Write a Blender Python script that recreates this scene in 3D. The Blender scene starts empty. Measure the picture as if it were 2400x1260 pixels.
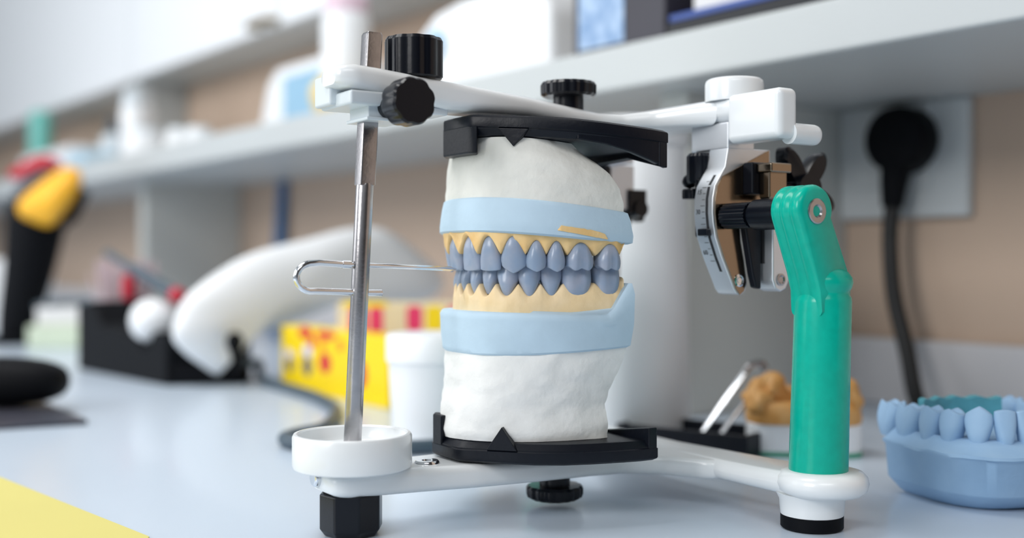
import bpy, bmesh, math, random
from mathutils import Vector, Matrix, noise

sc = bpy.context.scene
COL = sc.collection
MM = 0.001
R = math.radians
random.seed(4)

# ------------------------------------------------------------------ camera
CAM_H = 78.0                      # eye height over the worktop, millimetres
cam_d = bpy.data.cameras.new('camera'); cam = bpy.data.objects.new('camera', cam_d); COL.objects.link(cam)
cam.location = (0, 0, CAM_H * MM); cam.rotation_euler = (R(90), 0, 0)
cam_d.sensor_width = 36; cam_d.lens = 40.0; cam_d.shift_y = -20 / 2400
cam_d.clip_start = 0.01; cam_d.clip_end = 50
cam_d.dof.use_dof = True; cam_d.dof.focus_distance = 0.332; cam_d.dof.aperture_fstop = 5.2
sc.camera = cam

# ------------------------------------------------------------------ world, lights, exposure
sc.view_settings.view_transform = 'Standard'; sc.view_settings.look = 'None'
sc.view_settings.gamma = 1.0; sc.view_settings.use_curve_mapping = False
sc.view_settings.exposure = -0.1
w = bpy.data.worlds.new('room_light'); sc.world = w; w.use_nodes = True
nt = w.node_tree; nt.nodes.clear()
wo = nt.nodes.new('ShaderNodeOutputWorld'); bg = nt.nodes.new('ShaderNodeBackground')
tc = nt.nodes.new('ShaderNodeTexCoord'); sx = nt.nodes.new('ShaderNodeSeparateXYZ')
mr = nt.nodes.new('ShaderNodeMapRange'); rp = nt.nodes.new('ShaderNodeValToRGB')
nt.links.new(tc.outputs['Generated'], sx.inputs[0]); nt.links.new(sx.outputs['X'], mr.inputs['Value'])
mr.inputs['From Min'].default_value = -1; mr.inputs['From Max'].default_value = 1
rp.color_ramp.elements[0].position = 0.2; rp.color_ramp.elements[0].color = (0.84, 0.92, 1.0, 1)
rp.color_ramp.elements[1].position = 0.78; rp.color_ramp.elements[1].color = (0.10, 0.085, 0.075, 1)
nt.links.new(mr.outputs[0], rp.inputs[0]); nt.links.new(rp.outputs[0], bg.inputs[0])
bg.inputs[1].default_value = 0.46
nt.links.new(bg.outputs[0], wo.inputs[0])

def area(name, loc, target, sx_, sy_, power, color=(1, 1, 1)):
    l = bpy.data.lights.new(name, 'AREA'); l.shape = 'RECTANGLE'; l.size = sx_; l.size_y = sy_
    l.energy = power; l.color = color
    o = bpy.data.objects.new(name, l); COL.objects.link(o); o.location = loc
    o.rotation_euler = (Vector(target) - Vector(loc)).to_track_quat('-Z', 'Y').to_euler()
    return o
area('window_daylight', (-1.45, -1.0, 0.95), (-0.1, 0.45, 0.08), 0.8, 0.8, 24, (1.0, 0.985, 0.97))
area('room_lamp', (0.0, -1.3, 1.5), (0.05, 0.5, 0.1), 1.2, 0.5, 9, (1.0, 0.99, 0.98))
area('side_fill', (-1.5, 0.62, 0.58), (0.0, 0.4, 0.15), 1.0, 0.9, 7.5, (0.97, 0.985, 1.0))  # added fill light out of view, brightens the aluminium scale face
left_fill = area('bench_fill', (-0.6, 0.5, 1.15), (-0.5, 0.6, 0.0), 0.9, 0.35, 4.6, (1.0, 0.99, 0.97))  # added fill light, no known lamp here; lifts the left of the bench
left_fill.data.spread = math.radians(110)

# ------------------------------------------------------------------ helpers
def lin(c):
    return tuple(((v / 255) / 12.92 if v / 255 <= 0.04045 else ((v / 255 + 0.055) / 1.055) ** 2.4) for v in c) + (1,)

def mat(name, rgb, rough=0.5, metal=0.0, coat=0.0, bump=0.0, bscale=400.0, vary=0.0, vscale=60.0, sss=0.0, spec=0.5, alpha=1.0, trans=0.0, rgb2=None):
    m = bpy.data.materials.new(name); m.use_nodes = True
    n = m.node_tree; b = n.nodes['Principled BSDF']
    c = lin(rgb)
    b.inputs['Base Color'].default_value = c
    b.inputs['Roughness'].default_value = rough; b.inputs['Metallic'].default_value = metal
    b.inputs['Coat Weight'].default_value = coat; b.inputs['Coat Roughness'].default_value = 0.08
    b.inputs['Specular IOR Level'].default_value = spec
    b.inputs['Transmission Weight'].default_value = trans
    if sss:
        b.inputs['Subsurface Weight'].default_value = sss; b.inputs['Subsurface Radius'].default_value = (1, .8, .6); b.inputs['Subsurface Scale'].default_value = 0.0015
    tcn = n.nodes.new('ShaderNodeTexCoord')
    if vary or rgb2:
        nz = n.nodes.new('ShaderNodeTexNoise'); nz.inputs['Scale'].default_value = vscale; nz.inputs['Detail'].default_value = 4
        n.links.new(tcn.outputs['Object'], nz.inputs['Vector'])
        r = n.nodes.new('ShaderNodeValToRGB')
        r.color_ramp.elements[0].position = 0.35; r.color_ramp.elements[1].position = 0.68
        c2 = lin(rgb2) if rgb2 else tuple(min(1, v * (1 + vary)) for v in c[:3]) + (1,)
        c1 = c if rgb2 else tuple(v * (1 - vary) for v in c[:3]) + (1,)
        r.color_ramp.elements[0].color = c1; r.color_ramp.elements[1].color = c2
        n.links.new(nz.outputs[0], r.inputs[0]); n.links.new(r.outputs[0], b.inputs['Base Color'])
    if bump:
        nb = n.nodes.new('ShaderNodeTexNoise'); nb.inputs['Scale'].default_value = bscale; nb.inputs['Detail'].default_value = 5
        n.links.new(tcn.outputs['Object'], nb.inputs['Vector'])
        bp = n.nodes.new('ShaderNodeBump'); bp.inputs['Strength'].default_value = bump; bp.inputs['Distance'].default_value = 0.0006
        n.links.new(nb.outputs[0], bp.inputs['Height']); n.links.new(bp.outputs[0], b.inputs['Normal'])
    return m

M = {
 'white': mat('white_enamel', (232, 236, 238), 0.28, coat=0.4, bump=0.05, bscale=250),
 'whitep': mat('white_plastic', (238, 241, 244), 0.4, bump=0.04, bscale=300),
 'frost': mat('frosted_white_plastic', (215, 224, 230), 0.3, coat=0.2, bump=0.05),
 'black': mat('black_plastic', (9, 13, 22), 0.28, coat=0.1, bump=0.06, bscale=500, spec=0.25),
 'blackm': mat('matte_black_plastic', (9, 14, 24), 0.38, bump=0.12, bscale=700, spec=0.25),
 'rubber': mat('black_rubber', (9, 11, 16), 0.6, bump=0.1, spec=0.12),
 'steel': mat('brushed_steel', (170, 168, 170), 0.26, metal=1, bump=0.06, bscale=900, vary=0.1, vscale=150),
 'chrome': mat('chrome', (225, 228, 232), 0.12, metal=1, bump=0.02),
 'alu': mat('satin_aluminium', (226, 230, 235), 0.45, metal=1, bump=0.05, bscale=700),
 'polish': mat('polished_steel_reflection_tint', (150, 134, 116), 0.16, metal=1, bump=0.02),  # brown reflection of the dim room painted into the steel's base colour
 'green': mat('green_enamel', (0, 172, 150), 0.24, coat=0.1, spec=0.25, vary=0.05, vscale=400),
 'plaster': mat('white_plaster', (234, 235, 233), 0.75, bump=0.35, bscale=450, vary=0.03, vscale=120, spec=0.25),
 'plaster2': mat('cream_plaster', (226, 226, 220), 0.75, bump=0.35, bscale=450, vary=0.05, vscale=90, spec=0.25),
 'blue': mat('light_blue_gypsum', (186, 210, 227), 0.6, bump=0.12, bscale=500, vary=0.04, vscale=90, spec=0.3),
 'gum': mat('tan_die_stone', (232, 190, 124), 0.55, bump=0.3, bscale=500, rgb2=(240, 208, 152), vscale=140),
 'gum2': mat('pale_die_stone', (236, 208, 160), 0.55, bump=0.25, bscale=500, rgb2=(240, 216, 176), vscale=140),
 'wax': mat('blue_grey_wax', (136, 155, 180), 0.34, coat=0.2, sss=0.1, rgb2=(156, 164, 182), vscale=180, bump=0.06, bscale=600),
 'ink': mat('black_ink', (30, 32, 36), 0.6, vary=0.05),
 'bench': mat('pale_blue_laminate', (200, 214, 229), 0.3, bump=0.02, vary=0.02, vscale=3, coat=0.15),
 'wall': mat('beige_wall_paint', (204, 180, 160), 0.8, bump=0.05, bscale=120, vary=0.03, vscale=4),
 'shelf': mat('white_laminate', (192, 197, 198), 0.45, bump=0.02, vary=0.015, vscale=5),
 'panel': mat('grey_laminate', (206, 208, 204), 0.5, bump=0.02, vary=0.02, vscale=5),
 'skirt': mat('white_upstand', (216, 214, 216), 0.5, vary=0.02, vscale=6),
 'socket': mat('socket_white', (205, 210, 212), 0.35, vary=0.02, vscale=20),
 'bcast': mat('blue_gypsum', (146, 180, 213), 0.6, bump=0.2, bscale=400, rgb2=(156, 188, 218), vscale=80, spec=0.35),
 'teal': mat('teal_wax', (86, 158, 172), 0.4, vary=0.15, vscale=200),
 'brown': mat('ochre_die_stone', (206, 146, 72), 0.5, bump=0.3, bscale=300, rgb2=(222, 172, 108), vscale=160),
 'greenline': mat('green_band', (70, 160, 130), 0.5, vary=0.05),
 'yellow': mat('yellow_card', (245, 212, 0), 0.45, vary=0.04, vscale=30),
 'red': mat('red_print', (208, 20, 52), 0.45, vary=0.06, vscale=60),
 'pink': mat('pink_print', (226, 52, 104), 0.45, vary=0.06, vscale=60),
 'orange': mat('orange_print', (240, 150, 20), 0.45, vary=0.1, vscale=60),
 'carton': mat('pale_carton', (232, 214, 176), 0.6, vary=0.05, vscale=30),
 'grey': mat('grey_print', (106, 100, 104), 0.5, vary=0.2, vscale=120),
 'lilac': mat('lilac_print', (206, 204, 226), 0.5, vary=0.05, vscale=120),
 'paper': mat('yellow_paper', (216, 206, 122), 0.7, vary=0.02, vscale=10),
 'wpaper': mat('white_paper', (226, 226, 226), 0.7, vary=0.02, vscale=10),
 'cord': mat('grey_cord', (66, 82, 94), 0.45, vary=0.05),
 'bcord': mat('black_cord', (14, 15, 17), 0.5, vary=0.05),
 'amber': mat('amber_plastic', (255, 186, 40), 0.4, vary=0.06, vscale=25),
 'crimson': mat('crimson_plastic', (190, 24, 50), 0.4, vary=0.06, vscale=25),
 'slate': mat('dark_slate', (70, 66, 74), 0.35, rgb2=(58, 62, 74), vscale=25),
 'bluep': mat('blue_plastic', (42, 106, 158), 0.4, vary=0.05),
 'screen': mat('pale_blue_screen', (150, 190, 216), 0.3, vary=0.05, vscale=20),
 'sponge': mat('yellow_sponge', (228, 204, 140), 0.8, bump=0.4, bscale=200, vary=0.08, vscale=80),
 'mint': mat('pale_green_tray', (206, 218, 196), 0.5, vary=0.05, vscale=30),
 'bristle': mat('pink_bristle', (206, 186, 190), 0.6, vary=0.1, vscale=200),
 'tealp': mat('teal_plastic', (120, 200, 190), 0.4, vary=0.05),
 'olive': mat('olive_metal', (120, 104, 74), 0.4, metal=0.3, vary=0.1),
 'navy': mat('navy_edge', (50, 78, 150), 0.35, vary=0.05),
 'print': mat('blue_print', (116, 150, 192), 0.4, rgb2=(176, 200, 228), vscale=120),
 'darkbox': mat('dark_plum_board', (42, 40, 52), 0.4, vary=0.1, vscale=20),
}

def tag(o, label=None, cat=None, group=None, kind=None):
    if label: o['label'] = label
    if cat: o['category'] = cat
    if group: o['group'] = group
    if kind: o['kind'] = kind
    return o

def empty(name, loc, label, cat, group=None):
    o = bpy.data.objects.new(name, None); COL.objects.link(o); o.empty_display_size = 0.01
    o.location = Vector(loc) * MM
    return tag(o, label, cat, group)

class MB:
    """collects shapes in millimetres (world space) and links them as one mesh"""
    def __init__(s): s.v = []; s.f = []; s.mi = []; s.cur = 0
    def add(s, vs, fs):
        b = len(s.v); s.v += [tuple(v) for v in vs]; s.f += [tuple(i + b for i in f) for f in fs]; s.mi += [s.cur] * len(fs)
        return s
    def loft(s, rings, cap0=True, cap1=True, closed=True):
        n = len(rings[0]); vs = [p for r in rings for p in r]; fs = []
        for k in range(len(rings) - 1):
            for i in range(n if closed else n - 1):
                j = (i + 1) % n
                fs.append((k * n + i, k * n + j, (k + 1) * n + j, (k + 1) * n + i))
        if cap0: fs.append(tuple(range(n - 1, -1, -1)))
        if cap1: fs.append(tuple((len(rings) - 1) * n + i for i in range(n)))
        return s.add(vs, fs)
    def box(s, fr, x, y, z):
        """fr maps local (a,b,c) to world"""
        p = [fr(a, b, c) for c in z for b in y for a in x]
        return s.add(p, [(0, 2, 3, 1), (4, 5, 7, 6), (0, 1, 5, 4), (2, 6, 7, 3), (0, 4, 6, 2), (1, 3, 7, 5)])
    def prism(s, pts, fr, c0, c1):
        return s.loft([[fr(a, b, c0) for a, b in pts], [fr(a, b, c1) for a, b in pts]])
    def cyl(s, p0, p1, r0, r1=None, n=32, lobes=0, depth=0.0, cap=True):
        r1 = r0 if r1 is None else r1
        p0 = Vector(p0); p1 = Vector(p1); ax = (p1 - p0).normalized()
        u = ax.orthogonal().normalized(); v = ax.cross(u)
        ring = lambda p, r: [tuple(p + u * (math.cos(t) * q) + v * (math.sin(t) * q)) for i in range(n) for t in [2 * math.pi * i / n] for q in [r * (1 - depth * (0.5 + 0.5 * math.cos(lobes * t)) ** 2) if lobes else r]]
        return s.loft([ring(p0, r0), ring(p1, r1)], cap, cap)
    def lathe(s, prof, p0, ax, n=40, lobes=0, depth=0.0):
        """prof: (radius, distance along axis)"""
        p0 = Vector(p0); ax = Vector(ax).normalized(); u = ax.orthogonal().normalized(); v = ax.cross(u)
        rings = []
        for r, h in prof:
            rings.append([tuple(p0 + ax * h + u * (math.cos(t) * q) + v * (math.sin(t) * q)) for i in range(n) for t in [2 * math.pi * (i + .5) / n] for q in [r * (1 - depth * (0.5 + 0.5 * math.cos(lobes * t)) ** 2) if lobes else r]])
        return s.loft(rings)
    def tube(s, pts, r, n=12, caps=True, sub=0):
        P = [Vector(p) for p in pts]
        if sub:
            Q = []
            for i in range(len(P) - 1):
                a = P[max(i - 1, 0)]; b = P[i]; c = P[i + 1]; d = P[min(i + 2, len(P) - 1)]
                for k in range(sub):
                    t = k / sub
                    Q.append(0.5 * ((2 * b) + (c - a) * t + (2 * a - 5 * b + 4 * c - d) * t * t + (3 * b - a - 3 * c + d) * t ** 3))
            Q.append(P[-1]); P = Q
        rr = r if callable(r) else (lambda t: r)
        rings = []; u = None
        for i, p in enumerate(P):
            d = (P[min(i + 1, len(P) - 1)] - P[max(i - 1, 0)]).normalized()
            u = d.orthogonal().normalized() if u is None else (u - d * u.dot(d)).normalized()
            v = d.cross(u); q = rr(i / (len(P) - 1))
            rings.append([tuple(p + u * (math.cos(2 * math.pi * k / n) * q) + v * (math.sin(2 * math.pi * k / n) * q)) for k in range(n)])
        return s.loft(rings, caps, caps)
    def build(s, name, m, parent=None, bevel=0.0, seg=3, smooth=40, sub=0, label=None):
        org = Vector((0, 0, 0)); q = parent
        while q is not None: org += q.location; q = q.parent
        me = bpy.data.meshes.new(name)
        if parent is None:
            cx = [v[0] for v in s.v]; cy = [v[1] for v in s.v]; cz = [v[2] for v in s.v]
            own = Vector(((min(cx) + max(cx)) / 2, (min(cy) + max(cy)) / 2, min(cz))) * MM
        else: own = Vector((0, 0, 0))
        me.from_pydata([tuple(Vector(v) * MM - org - own) for v in s.v], [], s.f)
        for mm in (m if isinstance(m, (list, tuple)) else [m]): me.materials.append(mm)
        me.polygons.foreach_set('material_index', s.mi)
        bm = bmesh.new(); bm.from_mesh(me); bmesh.ops.recalc_face_normals(bm, faces=bm.faces[:]); bm.to_mesh(me); bm.free()
        me.shade_smooth()
        o = bpy.data.objects.new(name, me); COL.objects.link(o)
        if parent is not None: o.parent = parent
        o.location = own
        if bevel:
            b = o.modifiers.new('b', 'BEVEL'); b.width = bevel * MM; b.segments = seg; b.limit_method = 'ANGLE'; b.angle_limit = R(32)
            b.harden_normals = False
            wn = o.modifiers.new('w', 'WEIGHTED_NORMAL'); wn.keep_sharp = True
        elif sub:
            ss = o.modifiers.new('s', 'SUBSURF'); ss.levels = sub; ss.render_levels = sub
        else:
            me.set_sharp_from_angle(angle=R(smooth))
        if label: o['label'] = label
        return o

# frames
F_PX = 2667.0
def eye(px, py, z):               # a point by its bearing from the camera and its distance (mm)
    return ((px - 1200) / F_PX * z, z, CAM_H + (610 - py) / F_PX * z)
TH = R(33)
RV = Vector((math.sin(TH), -math.cos(TH), 0)); FV = Vector((-math.cos(TH), -math.sin(TH), 0))
AC = Vector((52.2, 388.6, 0))
def A(r, f, z):                   # articulator frame: r along its hinge axis, f towards its pin
    p = AC + RV * r + FV * f; return (p.x, p.y, z)
WA = R(37.5)
WN = Vector((math.cos(WA), math.sin(WA), 0)); WD = Vector((math.sin(WA), -math.cos(WA), 0)); W_DIST = 543.0
def W(u, v, z):                   # wall frame: u along the wall, v out from it
    p = WN * (W_DIST - v) + WD * u; return (p.x, p.y, z)
def frame(o, ang):                # upright frame at o turned by ang degrees
    c, s_ = math.cos(R(ang)), math.sin(R(ang))
    return lambda a, b, c_: (o[0] + a * c - b * s_, o[1] + a * s_ + b * c, o[2] + c_)

def rrect(wd, ht, rad, n=5):
    rad = min(rad, wd / 2 - .01, ht / 2 - .01); pts = []
    for cx, cy, a0 in ((wd / 2 - rad, ht / 2 - rad, 0), (-wd / 2 + rad, ht / 2 - rad, 90), (-wd / 2 + rad, -ht / 2 + rad, 180), (wd / 2 - rad, -ht / 2 + rad, 270)):
        for k in range(n + 1):
            t = R(a0 + 90 * k / n); pts.append((cx + rad * math.cos(t), cy + rad * math.sin(t)))
    return pts

def lerp_table(t, x):
    if x <= t[0][0]: return t[0][1:]
    for a, b in zip(t, t[1:]):
        if x <= b[0]:
            k = (x - a[0]) / (b[0] - a[0]); return tuple(p + (q - p) * k for p, q in zip(a[1:], b[1:]))
    return t[-1][1:]
def sweep(mb, axis, table, rad, n=60, lo=None, hi=None):
    """axis 'f' or 'r'; table rows: (pos, side_lo, side_hi, z_bottom, z_top)"""
    lo = table[0][0] if lo is None else lo; hi = table[-1][0] if hi is None else hi
    rings = []
    for i in range(n + 1):
        x = lo + (hi - lo) * i / n
        s0, s1, z0, z1 = lerp_table(table, x)
        pts = rrect(s1 - s0, z1 - z0, rad); cs, cz = (s0 + s1) / 2, (z0 + z1) / 2
        rings.append([A(cs + a, x, cz + b) if axis == 'f' else A(x, cs + a, cz + b) for a, b in pts])
    mb.loft(rings)

# ================================================================== SETTING
def struct(name, mb, m, **k):
    o = mb.build(name, m, None, **k); o['kind'] = 'structure'; return o
mb = MB(); mb.box(W, (-3200, 900), (-30, 0), (0.05, 900)); struct('wall_back', mb, M['wall'])
mb = MB(); mb.box(W, (-3200, 900), (0.2, 10), (0.2, 36)); struct('trim_1', mb, M['skirt'], bevel=1.5)
# worktop
mb = MB(); mb.box(W, (-3200, 900), (0, 900), (-28, 0))
tag(mb.build('worktop', M['bench'], None, bevel=2), 'pale bluish white laminate bench worktop carrying everything', 'worktop')

# wall shelf with its uprights
SB, ST, SD = 162.0, 184.0, 161.0
sh = empty('wall_shelf', W(-800, 80, 0), 'long white shelf above the bench, on grey uprights along the beige wall', 'shelf')
mb = MB(); mb.box(W, (-2600, -100), (0.2, SD), (SB, ST)); mb.build('shelf_board', M['shelf'], sh, bevel=1.8)
mb = MB(); mb.box(W, (-415, -396), (0.2, 129), (0.2, SB - .1)); mb.build('upright_panel', M['panel'], sh, bevel=0.8)
mb = MB(); mb.box(W, (-1232, -1213), (0.2, 110), (0.2, SB - .1)); mb.build('upright_panel', M['panel'], sh, bevel=0.8)
# wall cabinet
cb = empty('wall_cabinet', W(-1200, 30, 295), 'white wall cabinet above the long shelf, at the top edge of the picture', 'cabinet')
mb = MB(); mb.box(W, (-2600, -150), (0.2, 66), (295, 620)); mb.build('body', M['shelf'], cb, bevel=1)
for i in range(6):
    mb = MB(); u0 = -2600 + i * 408; mb.box(W, (u0 + 2, u0 + 404), (66.2, 71), (296, 619)); mb.build('door', M['whitep'], cb, bevel=1)
mb = MB(); mb.box(W, (-1390, -1372), (0.2, 62), (184.2, 294.8)); mb.build('upright_panel', M['shelf'], cb, bevel=0.8)
mb = MB(); mb.tube([W(-1010, 71.2, 301), W(-1010, 84, 300), W(-975, 84, 300), W(-975, 71.2, 301)], 4); mb.build('handle', M['olive'], cb, label='dark bronze handle')

# ================================================================== ARTICULATOR
art = empty('dental_articulator', (AC.x, AC.y, 0), 'white dental articulator with green rear columns, steel incisal pin and black knobs', 'articulator')
# --- upper frame
mb = MB()
arm = [(8, -34, 34, 120.5, 127.6), (13, -26, 26, 120.6, 127), (19, -16.5, 16.5, 120.6, 126), (26, -11, 11, 120.4, 125.1), (34, -8.6, 8.6, 120.2, 125.2), (45, -8, 8, 121, 126.6), (61, -8, 8, 122.6, 128.4), (88, -8, 8, 122.4, 130.6), (112, -8.2, 8.2, 125.4, 132.6), (119, -8, 8, 126.4, 133), (122, -6.8, 6.8, 126.8, 132.9), (124, -5, 5, 127.3, 132.3)]
sweep(mb, 'f', arm, 2.6, 90)
bar = [(-60, -8, 8, 120.9, 128.8), (60, -8, 8, 120.9, 128.8)]
sweep(mb, 'r', [(-46, -8, 8, 121, 128.8), (46, -8, 8, 121, 128.8)], 3, 20)
for s_ in (1,):
    mb.lathe([(9.2, 0), (9.2, 5.6), (8.9, 6.6), (8.2, 7.2), (0.3, 7.4)], A(33.5 * s_, 0, 128), (0, 0, 1))
mb.build('upper_frame', M['white'], art, smooth=50)
for s_ in (1, -1):
    mb = MB(); a, b = sorted((38.2 * s_, 60.6 * s_)); mb.box(A, (a, b), (0, 8.2), (114, 129.2)); mb.build('frame_end_block', M['white'], art, bevel=2.2, seg=4)
    mb = MB(); mb.lathe([(0.3, 0), (2.2, .1), (3.0, .9), (3.2, 2), (3.2, 12)], A(58.4 * s_, -10, 115.8), tuple(FV)); mb.build('stop_pin', M['white'], art)
# --- pin clamp and knobs
mb = MB(); mb.box(A, (-12.5, 8.2), (110, 121), (121.6, 125.6)); mb.box(A, (-12.5, -1.5), (112, 123), (122.2, 131.0)); cl = mb.build('pin_clamp', M['frost'], art, bevel=0.8)
mb = MB(); mb.lathe([(.2, 0), (3.2, .2), (4.2, 1.2), (4.4, 2.6), (4.4, 4.2)], A(-16.2, 117, 127.4), tuple(RV), n=40); mb.build('end_cap', M['white'], cl, smooth=60)
mb = MB(); mb.box(A, (-6.2, 6.2), (103.5, 114.6), (118.4, 124.8)); mb.box(A, (-7, 7), (102.5, 115.4), (117.6, 118.6)); mb.build('clamp_foot', M['frost'], cl, bevel=0.35)
mb = MB(); mb.box(A, (-5, 5), (88, 110), (120.8, 122.9)); mb.build('slide_bar', M['frost'], cl, bevel=0.5)
mb = MB(); mb.cyl(A(6, 108.6, 121.6), A(15, 108.6, 121.6), 3.2); k = mb.build('clamp_knob', M['black'], art, bevel=.4)
mb = MB(); mb.lathe([(5.6, 0), (6.5, 1), (6.7, 2), (6.7, 8.2), (6.2, 9), (0.2, 9.0)], A(14, 108.6, 121.6), tuple(RV), n=96, lobes=8, depth=0.06); mb.build('grip', M['black'], k, smooth=30)
mb = MB(); mb.lathe([(8.0, 0), (8.7, 0.5), (8.7, 11), (8.1, 12), (0.2, 12.2)], A(0, 96.8, 131.4), (0, 0, 1), n=96, lobes=10, depth=0.06); mb.build('lock_knob', M['black'], art, smooth=28)
# --- incisal pin
pin = MB()
p_top = Vector(A(0, 110.4, 143.6)); p_bot = Vector(A(0, 116.6, 25.4)); pd = (p_bot - p_top).normalized()
def pinp(t, a, b): # along pin, offsets along R and perpendicular
    q = p_top + (p_bot - p_top) * t; return tuple(q + RV * a + FV * b)
def dshape(rw, flat):
    pts = []
    for i in range(32):
        t = 2 * math.pi * i / 32; x, y = rw * math.cos(t), rw * math.sin(t)
        pts.append((min(x, flat), max(-flat * 1.05, min(y, flat * 1.05))))
    return pts
sq = [(a, b) for a, b in rrect(4.4, 4.9, .5, 7)]
pin.loft([[pinp(t, a * k_, b * k_) for a, b in sq] for t, k_ in ((0, .86), (.006, 1), (.36, 1), (.372, 1.0))])
rd = [(2.55 * math.cos(2 * math.pi * i / 32 + .4), 2.55 * math.sin(2 * math.pi * i / 32 + .4)) for i in range(32)]
pin.loft([[pinp(t, a * k_, b * k_) for a, b in rd] for t, k_ in ((.368, .93), (.374, 1), (.995, 1), (1, .9))])
po = pin.build('incisal_pin', M['steel'], art, smooth=35)
mb = MB()
pts = [A(0, 107.4, 68.6), A(0, 112, 68.7), A(0, 118, 69.0), A(0, 127.5, 69.4)]
for k in range(1, 13):
    t = math.pi * k / 13; pts.append(A(0, 128.6 + 5.0 * math.sin(t), 73.3 - 4.0 * math.cos(t)))
pts += [A(0, 127, 77.4), A(0, 119.5, 76.9)]
mb.tube(pts, .95, 14); mb.tube([A(0, 119.8, 76.9), A(0, 117.2, 76.8)], 1.15, 12); mb.tube([A(0, 117.2, 76.8), A(0, 84.5, 75.5), A(0, 82.2, 75.35)], lambda t: .72 if t < .9 else .15, 12)
mb.build('pointer_wire', M['chrome'], po, smooth=45)
# --- incisal table
mb = MB(); mb.lathe([(3, 0), (15.5, 0.0), (16.7, .5), (17, 1.4), (17, 9.2), (16.6, 10), (15.8, 10.1), (15.3, 9.6), (15.1, 7), (14.4, 6), (0.2, 5.9)], A(0, 116.6, 18.8), (0, 0, 1), n=80); it = mb.build('incisal_table', M['white'], art, smooth=40)
mb = MB(); mb.lathe([(6, -2.4), (9, -1.6), (12.5, -0.6), (12.5, .2)], A(0, 116.6, 19.0), (0, 0, 1), n=48); mb.build('table_boss', M['white'], it, smooth=50)
mb = MB(); mb.cyl(A(-3, 127.6, 16.6), A(-3, 120, 16.6), 2.6); mb.build('side_screw', M['chrome'], art, bevel=.8)
# --- lower frame
mb = MB()
low = [(0, -40, 40, 9.6, 15.8), (10, -34, 34, 9.6, 15.6), (18, -20, 20, 9.7, 15.8), (28, -13, 13, 9.8, 16.2), (40, -12, 12, 10, 16.8), (60, -14, 14, 10.8, 17.6), (82, -13, 13, 11.2, 18.2), (100, -10.5, 10.5, 11.4, 18.6), (112, -9.5, 9.5, 11.6, 18.7), (120, -9, 9, 11.7, 18.7), (124, -8.2, 8.2, 12.2, 18.6), (126, -6.4, 6.4, 13.2, 18)]
sweep(mb, 'f', low, 2.4, 90)
sweep(mb, 'r', [(-70, -12, 12, 10.2, 17.2), (-50, -10, 10, 9.8, 16.2), (0, -9, 9, 9.6, 15.6), (50, -10, 10, 9.8, 16.2), (70, -12, 12, 10.2, 17.2)], 3.2, 40)
for s_ in (1, -1):
    mb.lathe([(8, 0), (11, .3), (12.6, 1.6), (13.2, 3.6), (12.8, 5.4), (11.4, 6.8), (9.5, 7.3), (.2, 7.4)], A(69.5 * s_, 0, 10.2), (0, 0, 1), n=64)
mb.build('lower_frame', M['white'], art, smooth=50)
mb = MB(); mb.lathe([(0.2, .1), (1.4, .1), (1.6, .7), (3.3, .7), (3.7, .2), (3.7, -.4)], A(3, 94, 18.6), (0, 0, 1)); mb.build('chrome_screw', M['chrome'], art)
# feet
mb = MB(); mb.lathe([(7.6, 0), (8.8, 1.6), (9.2, 2.2), (9.2, 12)], A(0, 117, 0.05), (0, 0, 1), n=8); mb.build('front_foot', M['black'], art, bevel=.5)
for s_ in (1, -1):
    mb = MB(); mb.lathe([(9.0, 4.2), (9.2, 6), (9.4, 8.5), (10.5, 10.6)], A(66.5 * s_, 1, 0), (0, 0, 1), n=48); ft = mb.build('rear_foot', M['white'], art)
    mb = MB(); mb.lathe([(8.4, 0.05), (9, .6), (9, 4.4)], A(66.5 * s_, 1, 0), (0, 0, 1), n=48); mb.build('rubber_pad', M['rubber'], ft)
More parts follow.
